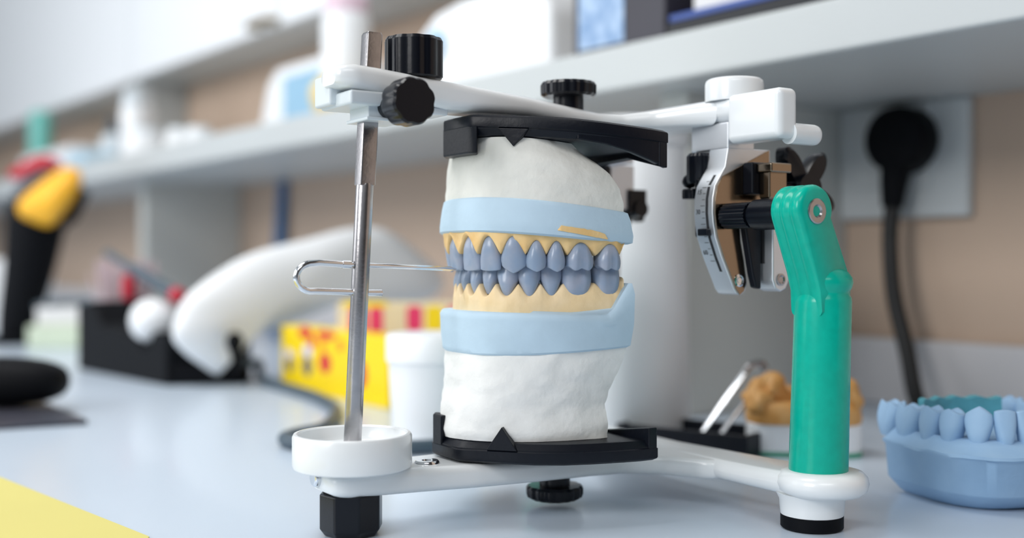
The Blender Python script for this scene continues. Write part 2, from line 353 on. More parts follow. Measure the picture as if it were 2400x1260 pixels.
# --- green columns
for s_ in (1, -1):
    mb = MB()
    cpos = lambda z: (69.2 * s_, 1.3 - (z - 17) * .04, z)
    prof = [(17.0, 8.3), (17.6, 8.45), (66, 8.15), (67.2, 8.0), (68.2, 7.4), (69.0, 7.4), (70, 8.0), (71.5, 8.4), (73, 8.1), (74.5, 7.0), (76, 5.2)]
    rings = []
    for z, rr in prof:
        r0, f0, z0 = cpos(z)
        rings.append([A(r0 + rr * math.cos(2 * math.pi * k / 64), f0 + rr * math.sin(2 * math.pi * k / 64), z0) for k in range(64)])
    mb.loft(rings)
    co = mb.build('column', M['green'], art, smooth=60)
    mb = MB()  # flattened lug leaning towards the hinge
    def lug(a, b, rr, r0, r1, grow=0):
        pts = []
        for k in range(25):
            t = R(-8 + 196 * k / 24); pts.append((8.7 + rr * math.cos(t), 91.8 + rr * math.sin(t)))
        pts += [(-4.6 + a, 66), (6.6 + b, 64)] if False else []
        return pts
    top = [(8.4 + 7.2 * math.cos(R(a)), 92.3 + 7.2 * math.sin(R(a))) for a in range(-20, 202, 12)]
    outl = top + [(-5.2, 74), (-6.4, 68), (-5.6, 62), (6.2, 62), (6.6, 68), (8.6, 74)]
    # order: forward side, over the top, back side down
    def ring(r, k): 
        cx = sum(p[0] for p in outl) / len(outl); cz = sum(p[1] for p in outl) / len(outl)
        res = []
        for (f_, z_) in outl:
            d = Vector((f_ - cx, z_ - cz)); L = d.length
            q = d * ((L - k) / L); res.append(A(r * s_, cx + q.x, cz + q.y))
        return res
    mb.loft([ring(63.4, 1.6), ring(63.8, .6), ring(64.6, 0), ring(66.2, 0), ring(66.8, .55), ring(67.4, .55), ring(68, 0), ring(70.0, 0), ring(70.6, .55), ring(71.2, .55), ring(71.8, 0), ring(73.6, 0), ring(74.5, .5), ring(75.0, 1.5)])
    mb.build('lug', M['green'], co, smooth=70)
    mb = MB(); mb.lathe([(3.6, -.6), (3.6, .35), (3.3, .55), (1.9, .5), (.9, -.6), (.1, -.7)], A(75.0 * s_, 8.5, 91.9), tuple(RV * s_)); mb.build('bolt', M['steel'], co, smooth=25)
    mb = MB(); mb.cyl(A(64 * s_, 8.6, 91.6), A(52 * s_, 8.6, 91.6), 4.6); mb.cyl(A(53 * s_, 8.6, 91.6), A(47 * s_, 8.6, 91.6), 3.0); mb.cyl(A(50 * s_, 8.6, 91.6), A(39.5 * s_, 8.6, 91.6), 4.0, n=80, lobes=20, depth=.08)
    mb.build('hinge_axle', M['black'], art, smooth=30)
# --- condylar boxes
FRONT = [(120, 7.3), (113, 7.3), (107, 8.6), (104, 10.8), (101, 12.9), (97, 13.8), (92.6, 13.9), (89, 13.5), (85, 12.7), (79, 10.2), (72, 6.6), (69.2, 5.2), (67.6, 3.8)]
def frontf(z):
    for (z1, f1), (z0, f0) in zip(FRONT, FRONT[1:]):
        if z0 <= z <= z1: return f0 + (f1 - f0) * (z - z0) / (z1 - z0)
    return 4
prof = [(f_, z_) for z_, f_ in FRONT[1:]] + [(1.8, 67.2), (0, 68.4), (-.8, 71), (0.4, 78), (1.8, 84), (2.4, 92), (1, 96), (-11, 97), (-11, 113)]
def text_flat(mb, txt, size, place):
    cu = bpy.data.curves.new('t', 'FONT'); cu.body = txt; cu.size = size; cu.align_x = 'CENTER'; cu.align_y = 'CENTER'; cu.resolution_u = 3
    o = bpy.data.objects.new('t', cu); COL.objects.link(o)
    bpy.context.view_layer.update()
    me = bpy.data.meshes.new_from_object(o.evaluated_get(bpy.context.evaluated_depsgraph_get()))
    mb.add([place(v.co.x, v.co.y) for v in me.vertices], [tuple(p.vertices) for p in me.polygons])
    bpy.data.objects.remove(o); bpy.data.curves.remove(cu); bpy.data.meshes.remove(me)
for s_ in (1, -1):
    P = lambda a, b, c, s_=s_: A(c * s_, a, b)
    mb = MB(); mb.prism(prof, P, 30, 38.4); cbx = mb.build('condylar_box', M['alu'], art, bevel=.35)
    mb = MB(); mb.prism([(f_ - .9 if f_ > 3 else f_ + .9, z_) for f_, z_ in prof[2:]], P, 38.4, 38.75); mb.build('side_plate', M['polish'], cbx, bevel=.1, label='polished steel side face, brown reflection painted into its colour')
    mb = MB(); mb.box(A, tuple(sorted((21.5 * s_, 38.4 * s_))), (-4, 7.4), (112.6, 121)); mb.build('top_bracket', M['alu'], cbx, bevel=.5)
    # dark slot and scale on the curved front
    mb = MB()
    zs = [104.5 - i * 1.0 for i in range(31)]
    mb.loft([[P(frontf(z) + .06, z, 35.3), P(frontf(z) + .06, z, 36.4), P(frontf(z) - .3, z, 36.4), P(frontf(z) - .3, z, 35.3)] for z in zs])
    for i in range(14):
        z = 102.5 - i * 1.9
        long_ = i % 3 == 1
        mb.loft([[P(frontf(z + d) + .08, z + d, 34.9), P(frontf(z + d) + .08, z + d, 33.0 if long_ else 33.7), P(frontf(z + d) - .1, z + d, 33.0 if long_ else 33.7), P(frontf(z + d) - .1, z + d, 34.9)] for d in (-.07, .07)])
    for txt, z in (('15', 99.2), ('30', 93.0), ('60', 80.4)):
        text_flat(mb, txt, 2.1, lambda x, y, z=z: P(frontf(z + y) + .1, z + y, 32.0 + x * s_))
    mb.build('angle_scale', M['ink'], cbx, smooth=20)
    mb = MB(); mb.box(P, (11.2, 14.6), (85.6, 87.8), (32.2, 36.8)); mb.build('scale_pointer', M['black'], cbx, bevel=.4)
    mb = MB(); mb.lathe([(2.0, 0), (2.0, .35), (1.6, .5), (1.5, .1), (.9, .1), (.8, .45), (.1, .45)], A(38.7 * s_, 3.1, 71.8), tuple(RV * s_)); mb.build('pivot_screw', M['chrome'], cbx, smooth=25)
    # step blocks on the polished face
    mb = MB(); mb.box(A, tuple(sorted((38.6 * s_, 43 * s_))), (-9, 1.5), (98.5, 108.5)); mb.build('guide_block', M['black'], cbx, bevel=.6)
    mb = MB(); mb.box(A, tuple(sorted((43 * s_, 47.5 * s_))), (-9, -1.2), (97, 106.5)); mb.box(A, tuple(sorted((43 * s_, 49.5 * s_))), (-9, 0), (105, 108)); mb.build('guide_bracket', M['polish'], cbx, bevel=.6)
    mb = MB(); pr2 = [(-11.5, 96), (-4.2, 96), (-4.2, 72), (-5.4, 69.2), (-7.6, 68.2), (-10, 69.2), (-11.5, 72)]
    mb.prism(pr2, P, 38.5, 46); rp_ = mb.build('rear_guide_plate', M['alu'], cbx, bevel=.5)
    mb = MB(); mb.box(P, (-4.4, -4.05), (77, 95), (41, 42.6)); mb.build('slot', M['ink'], rp_)
    mb = MB(); mb.lathe([(1.9, 0), (1.9, .3), (1.4, .4), (1.0, .1), (.1, .1)], A(46 * s_, -7.6, 72), tuple(RV * s_)); mb.build('plate_screw', M['steel'], rp_, smooth=25)
    mb = MB(); mb.prism([(-3.5, 96), (4, 96), (3.4, 88), (.4, 74), (-1, 69.5), (-3.4, 69)], P, 39.2, 42); mb.build('black_insert', M['blackm'], cbx, bevel=.6)
    # black lock parts on the inner side
    mb = MB(); mb.lathe([(3.6, 0), (4.2, .8), (4.2, 8.6), (3.4, 9.6), (.2, 9.8)], A(26.2 * s_, 8, 102.4), (0, 0, 1), n=60, lobes=12, depth=.05); lk = mb.build('lock_screw', M['black'], cbx, smooth=35)
    mb = MB(); mb.lathe([(.2, -2.4), (1.6, -1.9), (2.3, -.8), (2.4, 0), (2.0, 1.2), (1, 2.1), (.2, 2.4)], A(22.5 * s_, 9, 103.4), (0, 0, 1), n=24); mb.lathe([(3.2, 0), (3.4, .4), (3.4, 2.8), (3.0, 3.2)], A(24 * s_, 9, 97.6), (0, 0, 1), n=60, lobes=14, depth=.08); mb.build('ball_end', M['black'], lk)
    mb = MB(); mb.box(A, tuple(sorted((27.5 * s_, 30 * s_))), (6, 11.8), (85, 104)); mb.build('inner_plate', M['black'], cbx, bevel=1.4)
    # wing screw behind
    mb = MB(); n_ = 90; pts = []
    for i in range(n_):
        t = 2 * math.pi * i / n_; rr = 10.4 + 5.0 * math.cos(5 * t + 1.2); pts.append((rr * math.cos(t), rr * math.sin(t)))
    fw = -23.5 if s_ > 0 else -13; kw = 1 if s_ > 0 else .62; zw = 101 if s_ > 0 else 97
    Pk = lambda a, b, c, s_=s_: A(c * s_, fw + a * kw, zw + b * kw)
    mb.loft([[Pk(a * k_, b * k_, c) for a, b in pts] for c, k_ in ((36.4, .92), (37.2, 1), (41, 1), (41.8, .92))]); mb.cyl(A(28 * s_, fw, zw), A(44 * s_, fw, zw), 5 * kw)
    mb.box(A, tuple(sorted((29 * s_, 36 * s_))), (fw - 3, -8), (95.5, 104)); mb.build('wing_screw', M['black'], art, smooth=35)
# --- plate screws
mb = MB(); mb.cyl(A(0, 40.6, 124.8), A(0, 40.6, 131.4), 4.9, n=40); kn = mb.build('mount_screw', M['black'], art)
mb = MB(); mb.lathe([(8.0, 0), (9.0, .7), (9.1, 3.6), (8.4, 4.6), (.2, 4.8)], A(0, 40.6, 130.6), (0, 0, 1), n=96, lobes=16, depth=.05); mb.build('grip', M['black'], kn, smooth=30)
mb = MB(); mb.cyl(A(0, 46, 11), A(0, 46, 5.6), 4.9, n=40); kn = mb.build('mount_screw', M['black'], art)
mb = MB(); mb.lathe([(7.4, 0), (8.8, .8), (9.2, 2), (9.2, 3.6), (8.6, 4.4), (.2, 4.6)], A(0, 46, 2.0), (0, 0, 1), n=96, lobes=16, depth=.05); mb.build('grip', M['black'], kn, smooth=30)

# --- mounting plates
half = [(37.6, 35), (37.4, 40), (36.2, 46), (34, 55), (30.6, 64), (25.6, 71.2), (18.4, 77.6), (12.6, 82.4), (9.4, 85.4), (7.2, 86.6)]
PLT = half + [(-a, b) for a, b in reversed(half)]
def inset(pts, k):
    cx, cy = 0, 58
    return [(cx + (a - cx) * (1 - k / 36), cy + (b - cy) * (1 - k / 27)) for a, b in pts]
def plate(upper):
    df = -4 if upper else 0
    if upper: zf = lambda f: 114.0 + .09 * f; sg = -1
    else: zf = lambda f: 18.7; sg = 1
    P = lambda r, f, h: A(r, f + df, zf(f + df) + sg * h)
    mb = MB()
    lv = [(0, 1.2), (.6, .2), (1.0, 0), (3.6, 0), (3.9, .5), (4.2, .5), (5.9, 2.0), (6.1, 3.2)]
    mb.loft([[P(a, b, h) for a, b in inset(PLT, k)] for h, k in lv])
    pl = mb.build('mounting_plate', M['blackm'], art, smooth=30)
    # end walls
    hh = 12.5 if upper else 10.5
    mb = MB()
    prof_ = ((37.4, 11.2), (22, 7.6), (0, 8.6), (-22, 7.6), (-37.4, 11.2)) if upper else ((37.4, 9.8), (14, 6.4), (-14, 6.4), (-37.4, 9.8))
    mb.loft([[P(a, b, h) for b, h in ((35, 3), (38.2, 3), (38.2, hh_), (35, hh_))] for a, hh_ in prof_])
    if upper:
        mb.loft([[P(a, b, 3), P(a - 2.2, b, 3), P(a - 2.2, b, h), P(a, b, h)] for a, b, h in ((37.4, 35, 11.2), (36.8, 41, 9.6), (35.6, 47, 8), (33.4, 55, 6.6), (30.2, 63, 6.0))])
    mb.build('rear_rim', M['blackm'], pl, bevel=.4)
    mb = MB()
    if upper: mb.loft([[P(a, b, h) for a, b in ((10, 85.0), (7, 86.4), (-8, 86.4), (-10.5, 84), (-8, 82.4), (6, 82.4))] for h in (3, 11.6)])
    else: mb.loft([[P(a, b, h) for a, b in ((-2, 84), (-2, 86.4), (-7.2, 86.4), (-10.8, 83.8), (-9, 82.2))] for h in (3, 12.5)])
    mb.build('front_rim', M['blackm'], pl, bevel=.5)
    mb = MB(); a0, b0 = Vector((21.8, 74.6)), Vector((14.6, 80.6)); t = (b0 - a0).normalized(); nn = Vector((-t.y, t.x)); nn = nn if nn.x > 0 else -nn
    md = (a0 + b0) / 2 - nn * .6; hw = 4.7
    for_p = lambda s_, h, o: P((md + t * s_ + nn * o).x, (md + t * s_ + nn * o).y, h)
    mb.loft([[for_p(-hw, 4.0, o), for_p(hw, 4.0, o), for_p(0, 9.2 if upper else 10.8, o)] for o in (-2.0, .9)])
    mb.build('index_mark', M['blackm'], pl, bevel=.15)
plate(True); plate(False)

# ================================================================== DENTAL CASTS IN THE ARTICULATOR
def outline(rw, f0, f1, n=72, p=.8):
    pts = []
    for k in range(n + 1):
        t = math.pi * k / n
        c, s_ = math.cos(t), math.sin(t)
        pts.append((rw * math.copysign(abs(c) ** p, c), f0 + (f1 - f0) * s_ ** p))
    m_ = 14
    for k in range(1, m_):
        pts.append((-rw + 2 * rw * k / m_, f0))
    return pts
def stack(mb, rows, zf, amp=.25, freq=.18, n=72, seed=0.0):
    """rows: (h, half width, back, front, roundness); zf(h, f) height"""
    rows = [tuple(r_) + ((.8,) if len(r_) < 5 else ()) for r_ in rows]
    rings = []; fine = []
    for a, b in zip(rows, rows[1:]):
        m_ = max(2, int(abs(b[0] - a[0]) / .9))
        for k in range(m_): fine.append(tuple(x + (y - x) * k / m_ for x, y in zip(a, b)))
    fine.append(rows[-1])
    for h, rw, f0, f1, pw in fine:
        ring = []
        for r_, f_ in outline(rw, f0, f1, n, pw):
            q = Vector((r_ * freq + seed, f_ * freq, h * freq * 1.3)); d = noise.fractal(q, 1.0, 2.0, 4) * amp
            L = math.hypot(r_, f_ - 60) or 1
            ring.append(A(r_ + r_ / L * d, f_ + (f_ - 60) / L * d, zf(h, f_)))
        rings.append(ring)
    mb.loft(rings)
ARCH_U = [(4.4, 78.6, 7.6, 'i'), (11.2, 76.6, 6.8, 'i'), (16.7, 72.2, 7.8, 'c'), (20.2, 67.0, 6.2, 'p'), (22.6, 62.0, 5.8, 'p'), (25.0, 55.2, 8.4, 'm'), (27.2, 46.4, 7.6, 'm')]
ARCH_L = [(2.7, 75.8, 4.9, 'i'), (7.9, 74.6, 5.3, 'i'), (13.0, 71.8, 6.6, 'c'), (16.7, 67.0, 6.9, 'p'), (19.6, 61.4, 6.7, 'p'), (22.9, 54.6, 8.8, 'm'), (25.3, 45.4, 8.0, 'm')]
def arch_full(arch): return [(-a, b, c, d) for a, b, c, d in reversed(arch)] + list(arch)
def tooth(mb, cen, tan, nrm, zn, zt, wd, kind, lean=0.0, fr=None, neck=0):
    fr = fr or A
    h = zt - zn; n = 28; H = abs(h)
    dp = {'i': 5.6, 'c': 6.6, 'p': 7.4, 'm': 8.6}[kind]
    def wprof(t):
        k = {'i': .42, 'c': .38, 'p': .42, 'm': .56}[kind]; k = neck or k
        u = min(1, t / (.5 if neck else .8)); v = k + (1 - k) * math.sin(u * math.pi / 2) ** 1.1
        return v * (1 - (.10 if kind in 'cp' else .03) * max(0, (t - .78) / .22))
    def dprof(t):
        if kind in 'ic': return .62 + .38 * math.sin(min(1, t / .4) * math.pi / 2) - .62 * max(0, (t - .35) / .65) ** 1.2
        return .7 + .3 * math.sin(min(1, t / .45) * math.pi / 2) - .28 * max(0, (t - .5) / .5) ** 1.5
    def cusp(x):
        x = max(-1, min(1, x))
        return {'i': .04 * x * x, 'c': .17 * abs(x) ** 1.2, 'p': .15 * abs(x) ** 1.3, 'm': .1 * (1 + math.cos(2 * math.pi * x)) / 2 + .08 * x * x}[kind]
    rings = []
    ts = [0, .08, .18, .3, .42, .55, .68, .8, .89, .95, .985, 1.0, 1.0, .97, .93]
    shr = [1] * 11 + [.94, .8, .5, .08]
    lastt = 0
    for idx, (t, q) in enumerate(zip(ts, shr)):
        ring = []
        for i in range(n):
            a = 2 * math.pi * i / n
            c, s_ = math.cos(a), math.sin(a)
            x = math.copysign(abs(c) ** .72, c); y = math.copysign(abs(s_) ** .82, s_)
            hw, hd = wd / 2 * wprof(t), dp / 2 * dprof(t)
            yy = hd * y
            if kind == 'm' and s_ > 0: yy *= 1 - .2 * math.exp(-(x / .2) ** 2) * min(1, t / .5) * (1 if t > .25 else t / .25)
            if kind in 'cp' and s_ > 0: yy *= 1 + .06 * (1 - x * x)
            zz = t - cusp(x * q) * max(0, (t - .35) / .65) ** 1.4
            if idx >= 12 and kind in 'pm': zz -= (.06 if idx == 13 else .12 if idx == 14 else 0)
            off = lean * (t - .3)
            p = Vector(cen) + Vector(tan) * (hw * x * q) + Vector(nrm) * (yy * q + off)
            ring.append(fr(p.x, p.y, zn + h * zz))
        rings.append(ring)
    mb.loft(rings, True, True)

def catmull(P, m_):
    out = []
    for i in range(len(P) - 1):
        a, b, c, d = P[max(i - 1, 0)], P[i], P[i + 1], P[min(i + 2, len(P) - 1)]
        for k in range(m_):
            t = k / m_
            out.append((0.5 * ((2 * b) + (c - a) * t + (2 * a - 5 * b + 4 * c - d) * t * t + (3 * b - a - 3 * c + d) * t ** 3), i + t))
    out.append((P[-1], float(len(P) - 1)))
    return out

def cast(upper):
    if upper:
        root = empty('dental_cast', A(0, 60, 86), 'upper cast with blue-grey wax teeth pointing down under the upper black plate', 'dental cast', 'plaster casts in the articulator')
    else:
        root = empty('dental_cast', A(0, 60, 23), 'lower cast with blue-grey wax teeth pointing up, standing on the lower black plate', 'dental cast', 'plaster casts in the articulator')
    # plaster mount
    mb = MB()
    if upper:
        zf = lambda h, f: h + (.11 * (f - 60) if h < 100 else .09 * (f - 60) + .02 * (f - 60) * max(0, (104 - h) / 4))
        stack(mb, [(94.2, 30, 42, 80.4), (97, 30, 42, 80.3), (101, 29.6, 43, 80), (105, 28.4, 46, 79.6), (108, 26.6, 49.6, 79.2), (110.6, 24.5, 54, 78.6), (113.1, 23, 56, 78)], zf, .32, .16, seed=3)
        mb.build('plaster_mount', M['plaster2'], root, smooth=60)
        mb = MB(); zb = lambda h, f: h + (.09 if h < 89 else .11) * (f - 60)
        stack(mb, [(84.5, 30.2, 40.6, 81.6), (85.0, 31.4, 39.6, 82.4), (87, 31.6, 39.4, 82.4), (92.0, 31, 40, 81.6), (94.2, 30.6, 40.8, 81.0), (94.6, 30.0, 42, 80.4)], zb, .12, .1, seed=8)
        mb.build('cast_base', M['blue'], root, smooth=40)
    else:
        zf = lambda h, f: h - (.05 * (f - 60) * max(0, (h - 40) / 11))
        stack(mb, [(24.9, 26.8, 45.4, 85.0, 1.02), (27, 27, 45.2, 85.6, 1.0), (30, 26.8, 45.6, 85.2, .98), (35, 26.4, 46, 84, .92), (39, 27, 45, 82), (44, 28.4, 43, 81.4), (48, 29.6, 41.6, 81), (51.4, 30.2, 41, 80.6)], zf, .5, .15, seed=21)
        mb.build('plaster_mount', M['plaster'], root, smooth=60)
        mb = MB(); zb = lambda h, f: h - (.05 if h < 58 else -.03) * (f - 60) + (max(0, 47.5 - f) * 1.3 * (h - 58) / 4.2 if h > 58 else 0)
        stack(mb, [(51.0, 30.2, 41, 80.8), (51.6, 31.0, 40, 81.4), (57, 31.6, 39.4, 82), (60.9, 31.8, 39, 82.2), (62.0, 31.2, 39.6, 81.6), (62.3, 30.4, 40.4, 81)], zb, .12, .1, seed=14)
        mb.build('cast_base', M['blue'], root, smooth=40)
    full = arch_full(ARCH_U if upper else ARCH_L)
    P = [Vector((a, b)) for a, b, _, _ in full]
    ext = [P[0] + Vector((-.2, -4.4))] + P + [P[-1] + Vector((.2, -4.4))]
    cm = catmull(ext, 14)
    N_ = len(cm); rings = []
    for i, (p, u) in enumerate(cm):
        d = (cm[min(i + 1, N_ - 1)][0] - cm[max(i - 1, 0)][0]).normalized(); nv = Vector((-d.y, d.x))
        if nv.dot(p - Vector((0, 50))) < 0: nv = -nv
        ph = abs(((u) - round(u)))           # 0 at a tooth centre, .5 between teeth
        sc_ = math.cos(ph * math.pi) ** 1.3 if ph < .5 else 0
        end = max(0, 1 - min(u, len(ext) - 1 - u) / .8)
        o0 = 2.2 + 1.5 * min(1, abs(p.x) / 16); fr = (p.y - 60)
        nz = noise.fractal(Vector((p.x * .35, p.y * .35, 7 if upper else 2)), 1, 2, 3)
        if upper:
            pap, mar = 79.6 + .02 * fr, 84.4 + .05 * fr
            if len(full) - 4 < u: mar -= 1.0
            z_m = pap + (mar - pap) * sc_ ; z_b = 87.2 + .09 * fr; o0 *= 1 - .5 * end
            sgn = -1
        else:
            pap, mar = 71.2 - .012 * fr, 68.0 - .03 * fr
            if end: pap += 2.0 * end; mar += 4.5 * end
            z_m = pap + (mar - pap) * sc_; z_b = 60.4 + .03 * fr
            sgn = 1
        mid = z_b + (z_m - z_b) * .55; bul = .25 * math.cos(ph * 2 * math.pi)
        sec = [(o0 - .2, z_b - sgn * 2), (o0 + .35, z_b), (o0 + .1 + bul * .5, mid), (3.2 + bul, z_m - sgn * .9), (2.9 + bul, z_m - sgn * .35), (2.2, z_m), (-3.4, z_m), (-5.2, mid), (-5.6, z_b - sgn * 2)]
        q = [p + nv * (o + noise.noise(Vector((p.x, p.y, k_ * 1.7))) * .12) for k_, (o, z) in enumerate(sec)]
        rings.append([A(v.x, v.y, z) for v, (o, z) in zip(q, sec)])
    mb = MB(); mb.loft(rings)
    if upper:  # smear of stone on the blue side
        strip = []
        for k_ in range(17):
            f_ = 64.5 - 15.5 * k_ / 16; s_ = (min(1, max(0, (f_ - 39.4) / 43.0))) ** 1.25
            r_ = 31.6 * math.sqrt(1 - s_ * s_) ** .8 + .16
            zt_ = 88.2 - .12 * k_ - .9 * (k_ / 16) ** 6 + .25 * noise.noise(Vector((f_ * .8, 1, 2))); zl_ = 86.7 - .16 * k_ + .3 * noise.noise(Vector((f_ * .9, 5, 2)))
            if k_ in (0, 16): zt_ = zl_ + .3
            strip.append([A(r_, f_, zt_), A(r_, f_, zl_), A(r_ - .8, f_, zl_), A(r_ - .8, f_, zt_)])
        mb.loft(strip)
    mb.build('gum', M['gum'] if upper else M['gum2'], root, smooth=70, label='tan stone gum')
    for k, (a, b, wd, kind) in enumerate(full):
        i = min(range(N_), key=lambda q: abs(cm[q][1] - (k + 1)))
        d = (cm[min(i + 2, N_ - 1)][0] - cm[max(i - 2, 0)][0]).normalized(); nv = Vector((-d.y, d.x))
        if nv.dot(Vector((a, b - 50))) < 0: nv = -nv
        ev = {'i': 0, 'c': -.5, 'p': -.1, 'm': .1}[kind]
        mb = MB()
        if upper:
            zn = {'i': 85.6, 'c': 86.4, 'p': 84.6, 'm': 83.6}[kind] + .03 * (b - 60); zt = 74.7 + ev + (.0 if kind != 'i' else .2)
            tooth(mb, (a, b), d, nv, zn, zt, wd * 1.02, kind, 1.0 if kind in 'ic' else 1.5)
        else:
            zn = {'i': 68.0, 'c': 67.2, 'p': 67.2, 'm': 67.6}[kind]; zt = 77.6
            tooth(mb, (a, b), d, nv, zn, zt, wd * 1.06, kind, .3 if kind in 'ic' else -.4, None, .8 if kind == 'm' else 0)
        mb.build('tooth', M['wax'], root, smooth=60)
cast(True); cast(False)

# ================================================================== RIGHT SIDE OF THE BENCH
# blue cast near the right edge
bc = empty('dental_cast', (160, 392, 0), 'blue gypsum tooth cast standing alone on the bench at the right edge, teeth up', 'dental cast')
def BC(a, b, z):   # a along picture-right, b towards the camera
    t = R(-14); return (157 + a * math.cos(t) - b * math.sin(t), 376 - a * math.sin(t) - b * math.cos(t), z)
def bout(k, n=60):
    pts = []
    for i in range(n + 1):
        t = math.pi * i / n; c, s_ = math.cos(t), math.sin(t)
        pts.append((29 * k * math.copysign(abs(c) ** .62, c), -14 + (44 * k) * s_ ** .62))
    return pts
def bcr(k, z):
    return [BC(a + .3 * noise.noise(Vector((a * .2, b * .2, z))), b, z + (.6 * noise.noise(Vector((a * .15, b * .15, 3))) if z > 10 else 0)) for a, b in bout(k)]
mb = MB(); mb.loft([bcr(k, z) for z, k in [(0.1, .74), (1, .79), (5.0, .93), (6.0, .955), (16.5, 1.0), (17.4, 1.03), (18.4, 1.03), (19, .98), (20.6, .92), (22, .86)]]); mb.build('cast_base', M['bcast'], bc, smooth=50)
kinds = 'mmppciiiicppmm'; wds = [9.5, 9.5, 6.8, 6.8, 7.2, 5.6, 5.2, 5.2, 5.6, 7.2, 6.8, 6.8, 9.5, 9.5]
arcp = []
for i in range(241):
    t = R(-12 + 204 * i / 240); arcp.append(Vector((23.6 * math.copysign(abs(math.cos(t)) ** .72, math.cos(t)), -13 + 36 * math.copysign(abs(math.sin(t)) ** .72, math.sin(t)))))
cum = [0]
for p, q in zip(arcp, arcp[1:]): cum.append(cum[-1] + (q - p).length)
pos = 0; scl = cum[-1] / sum(wds)
for kd, wd in zip(kinds, wds):
    m_ = (pos + wd / 2) * scl; pos += wd; i = min(range(len(cum)), key=lambda q: abs(cum[q] - m_)); p = arcp[i]
    d = (arcp[min(i + 2, 240)] - arcp[max(i - 2, 0)]).normalized(); nv = Vector((-d.y, d.x)); nv = nv if nv.dot(p - Vector((0, -8))) > 0 else -nv
    mb = MB(); tooth(mb, p, d, nv, 18.6, {'m': 30.6, 'p': 31.2, 'c': 32.4, 'i': 31.6}[kd], wd * scl * .99, kd, -.8, BC); mb.build('tooth', M['bcast'], bc, smooth=60)
mb = MB(); mb.loft([[BC(-18 + 30 * i / 20, -10 - 5 * math.sin(math.pi * i / 20) + o, z) for o, z in ((-2, 20), (2, 20), (1.6, 31.2 + .5 * math.sin(i * 1.3)), (-1.6, 31.4 + .5 * math.sin(i * 1.3)))] for i in range(21)]); mb.build('wax_rim', M['teal'], bc, label='teal wax rim at the back of the arch', smooth=40)

# ochre cast behind the green column
oc = empty('dental_cast', (116, 462, 0), 'ochre brown stone cast on a white base, behind the green column', 'dental cast')
OC = frame((118, 462, 0), -8)
mb = MB(); mb.prism([(a * .86, b * .62) for a, b in rrect(52, 40, 12, 8)], OC, 1.6, 13); mb.build('plaster_base', M['whitep'], oc, bevel=.8)
mb = MB(); mb.prism([(a * .87, b * .64) for a, b in rrect(52, 40, 12, 8)], OC, .1, 1.8); mb.build('base_band', M['greenline'], oc, bevel=.2)
def blob(mb, fr, cx, cy, z0, z1, rx, ry, seed, amp=.12, n=36, m_=14):
    rings = []
    for k in range(m_ + 1):
        t = k / m_; ph = -math.pi / 2 * .7 + (math.pi / 2 * .7 + math.pi / 2) * t; q = max(.03, math.cos(ph)); z = z0 + (z1 - z0) * (math.sin(ph) + math.sin(math.pi / 2 * .7)) / (1 + math.sin(math.pi / 2 * .7))
        rings.append([fr(cx + rx * q * math.cos(g) * e, cy + ry * q * math.sin(g) * e, z) for j in range(n) for g in [2 * math.pi * j / n] for e in [1 + amp * noise.fractal(Vector((math.cos(g) * 1.6 + seed, math.sin(g) * 1.6, z * .14)), 1, 2, 3)]])
    mb.loft(rings)
mb = MB(); mb.loft([[OC(a * k_, b * k_, z) for a, b in rrect(46, 27, 11, 8)] for z, k_ in ((12.8, .98), (15, 1), (19, .97), (21.5, .86))])
for x_, y_, r_, h_, sd in ((-17, -8, 5.4, 26, 1), (-12, -1, 7, 33, 4), (-17.5, 4, 5.5, 30, 7), (-6, 6, 5.5, 27, 3), (4, 7, 5.5, 27, 8), (12, 3, 6.6, 32, 6), (17, -4, 6, 31, 2), (9, -9, 5, 25, 5)): blob(mb, OC, x_, y_, 16, h_, r_, r_ * .9, sd, .45, 28, 12)
mb.build('stone_arch', M['brown'], oc, smooth=60)

# black tray and tweezers
TR = frame((77, 474, 0), -37)
tr = empty('instrument_tray', TR(0, 0, 0), 'shallow black tray on the bench behind the lower black plate', 'tray')
mb = MB(); mb.prism(rrect(60, 30, 4), TR, .1, 1.6); mb.build('tray_floor', M['slate'], tr, bevel=.3)
mb = MB()
for x, y in (((-30, 30), (-15.4, -13.4)), ((-30, 30), (13.4, 15.4)), ((-30, -28), (-14, 14)), ((28, 30), (-14, 14))): mb.box(TR, x, y, (.1, 9.5))
mb.build('tray_rim', M['blackm'], tr, bevel=.5)
tw = empty('tweezers', eye(1650, 1060, 466), 'steel tweezers leaning up out of the black tray', 'tweezers')
tip1, tip2 = eye(1626, 1046, 466), eye(1668, 1062, 460); top1, top2 = eye(1746, 872, 474), eye(1794, 866, 478)
for a, b in ((tip1, top1), (tip2, top2)):
    a, b = Vector(a), Vector(b); a.z = max(a.z, 2.6); d = (b - a).normalized(); sd = Vector((.8, -.3, .5)); sd = (sd - d * sd.dot(d)).normalized(); up = d.cross(sd)
    mb = MB(); mb.loft([[tuple(a + (b - a) * t + sd * (x * w_) + up * y) for x, y in ((-1, -.5), (1, -.5), (1, .5), (-1, .5))] for t, w_ in ((0, .6), (.3, 1.1), (.8, 1.4), (1, 1.4))]); mb.build('arm', M['chrome'], tw, bevel=.25)
mb = MB(); mb.tube([top1, (Vector(top1) + Vector((2, 0, 2.6))), (Vector(top2) + Vector((-1.5, 0, 2.6))), top2], 1.5, 12, sub=4); mb.build('bow', M['steel'], tw)

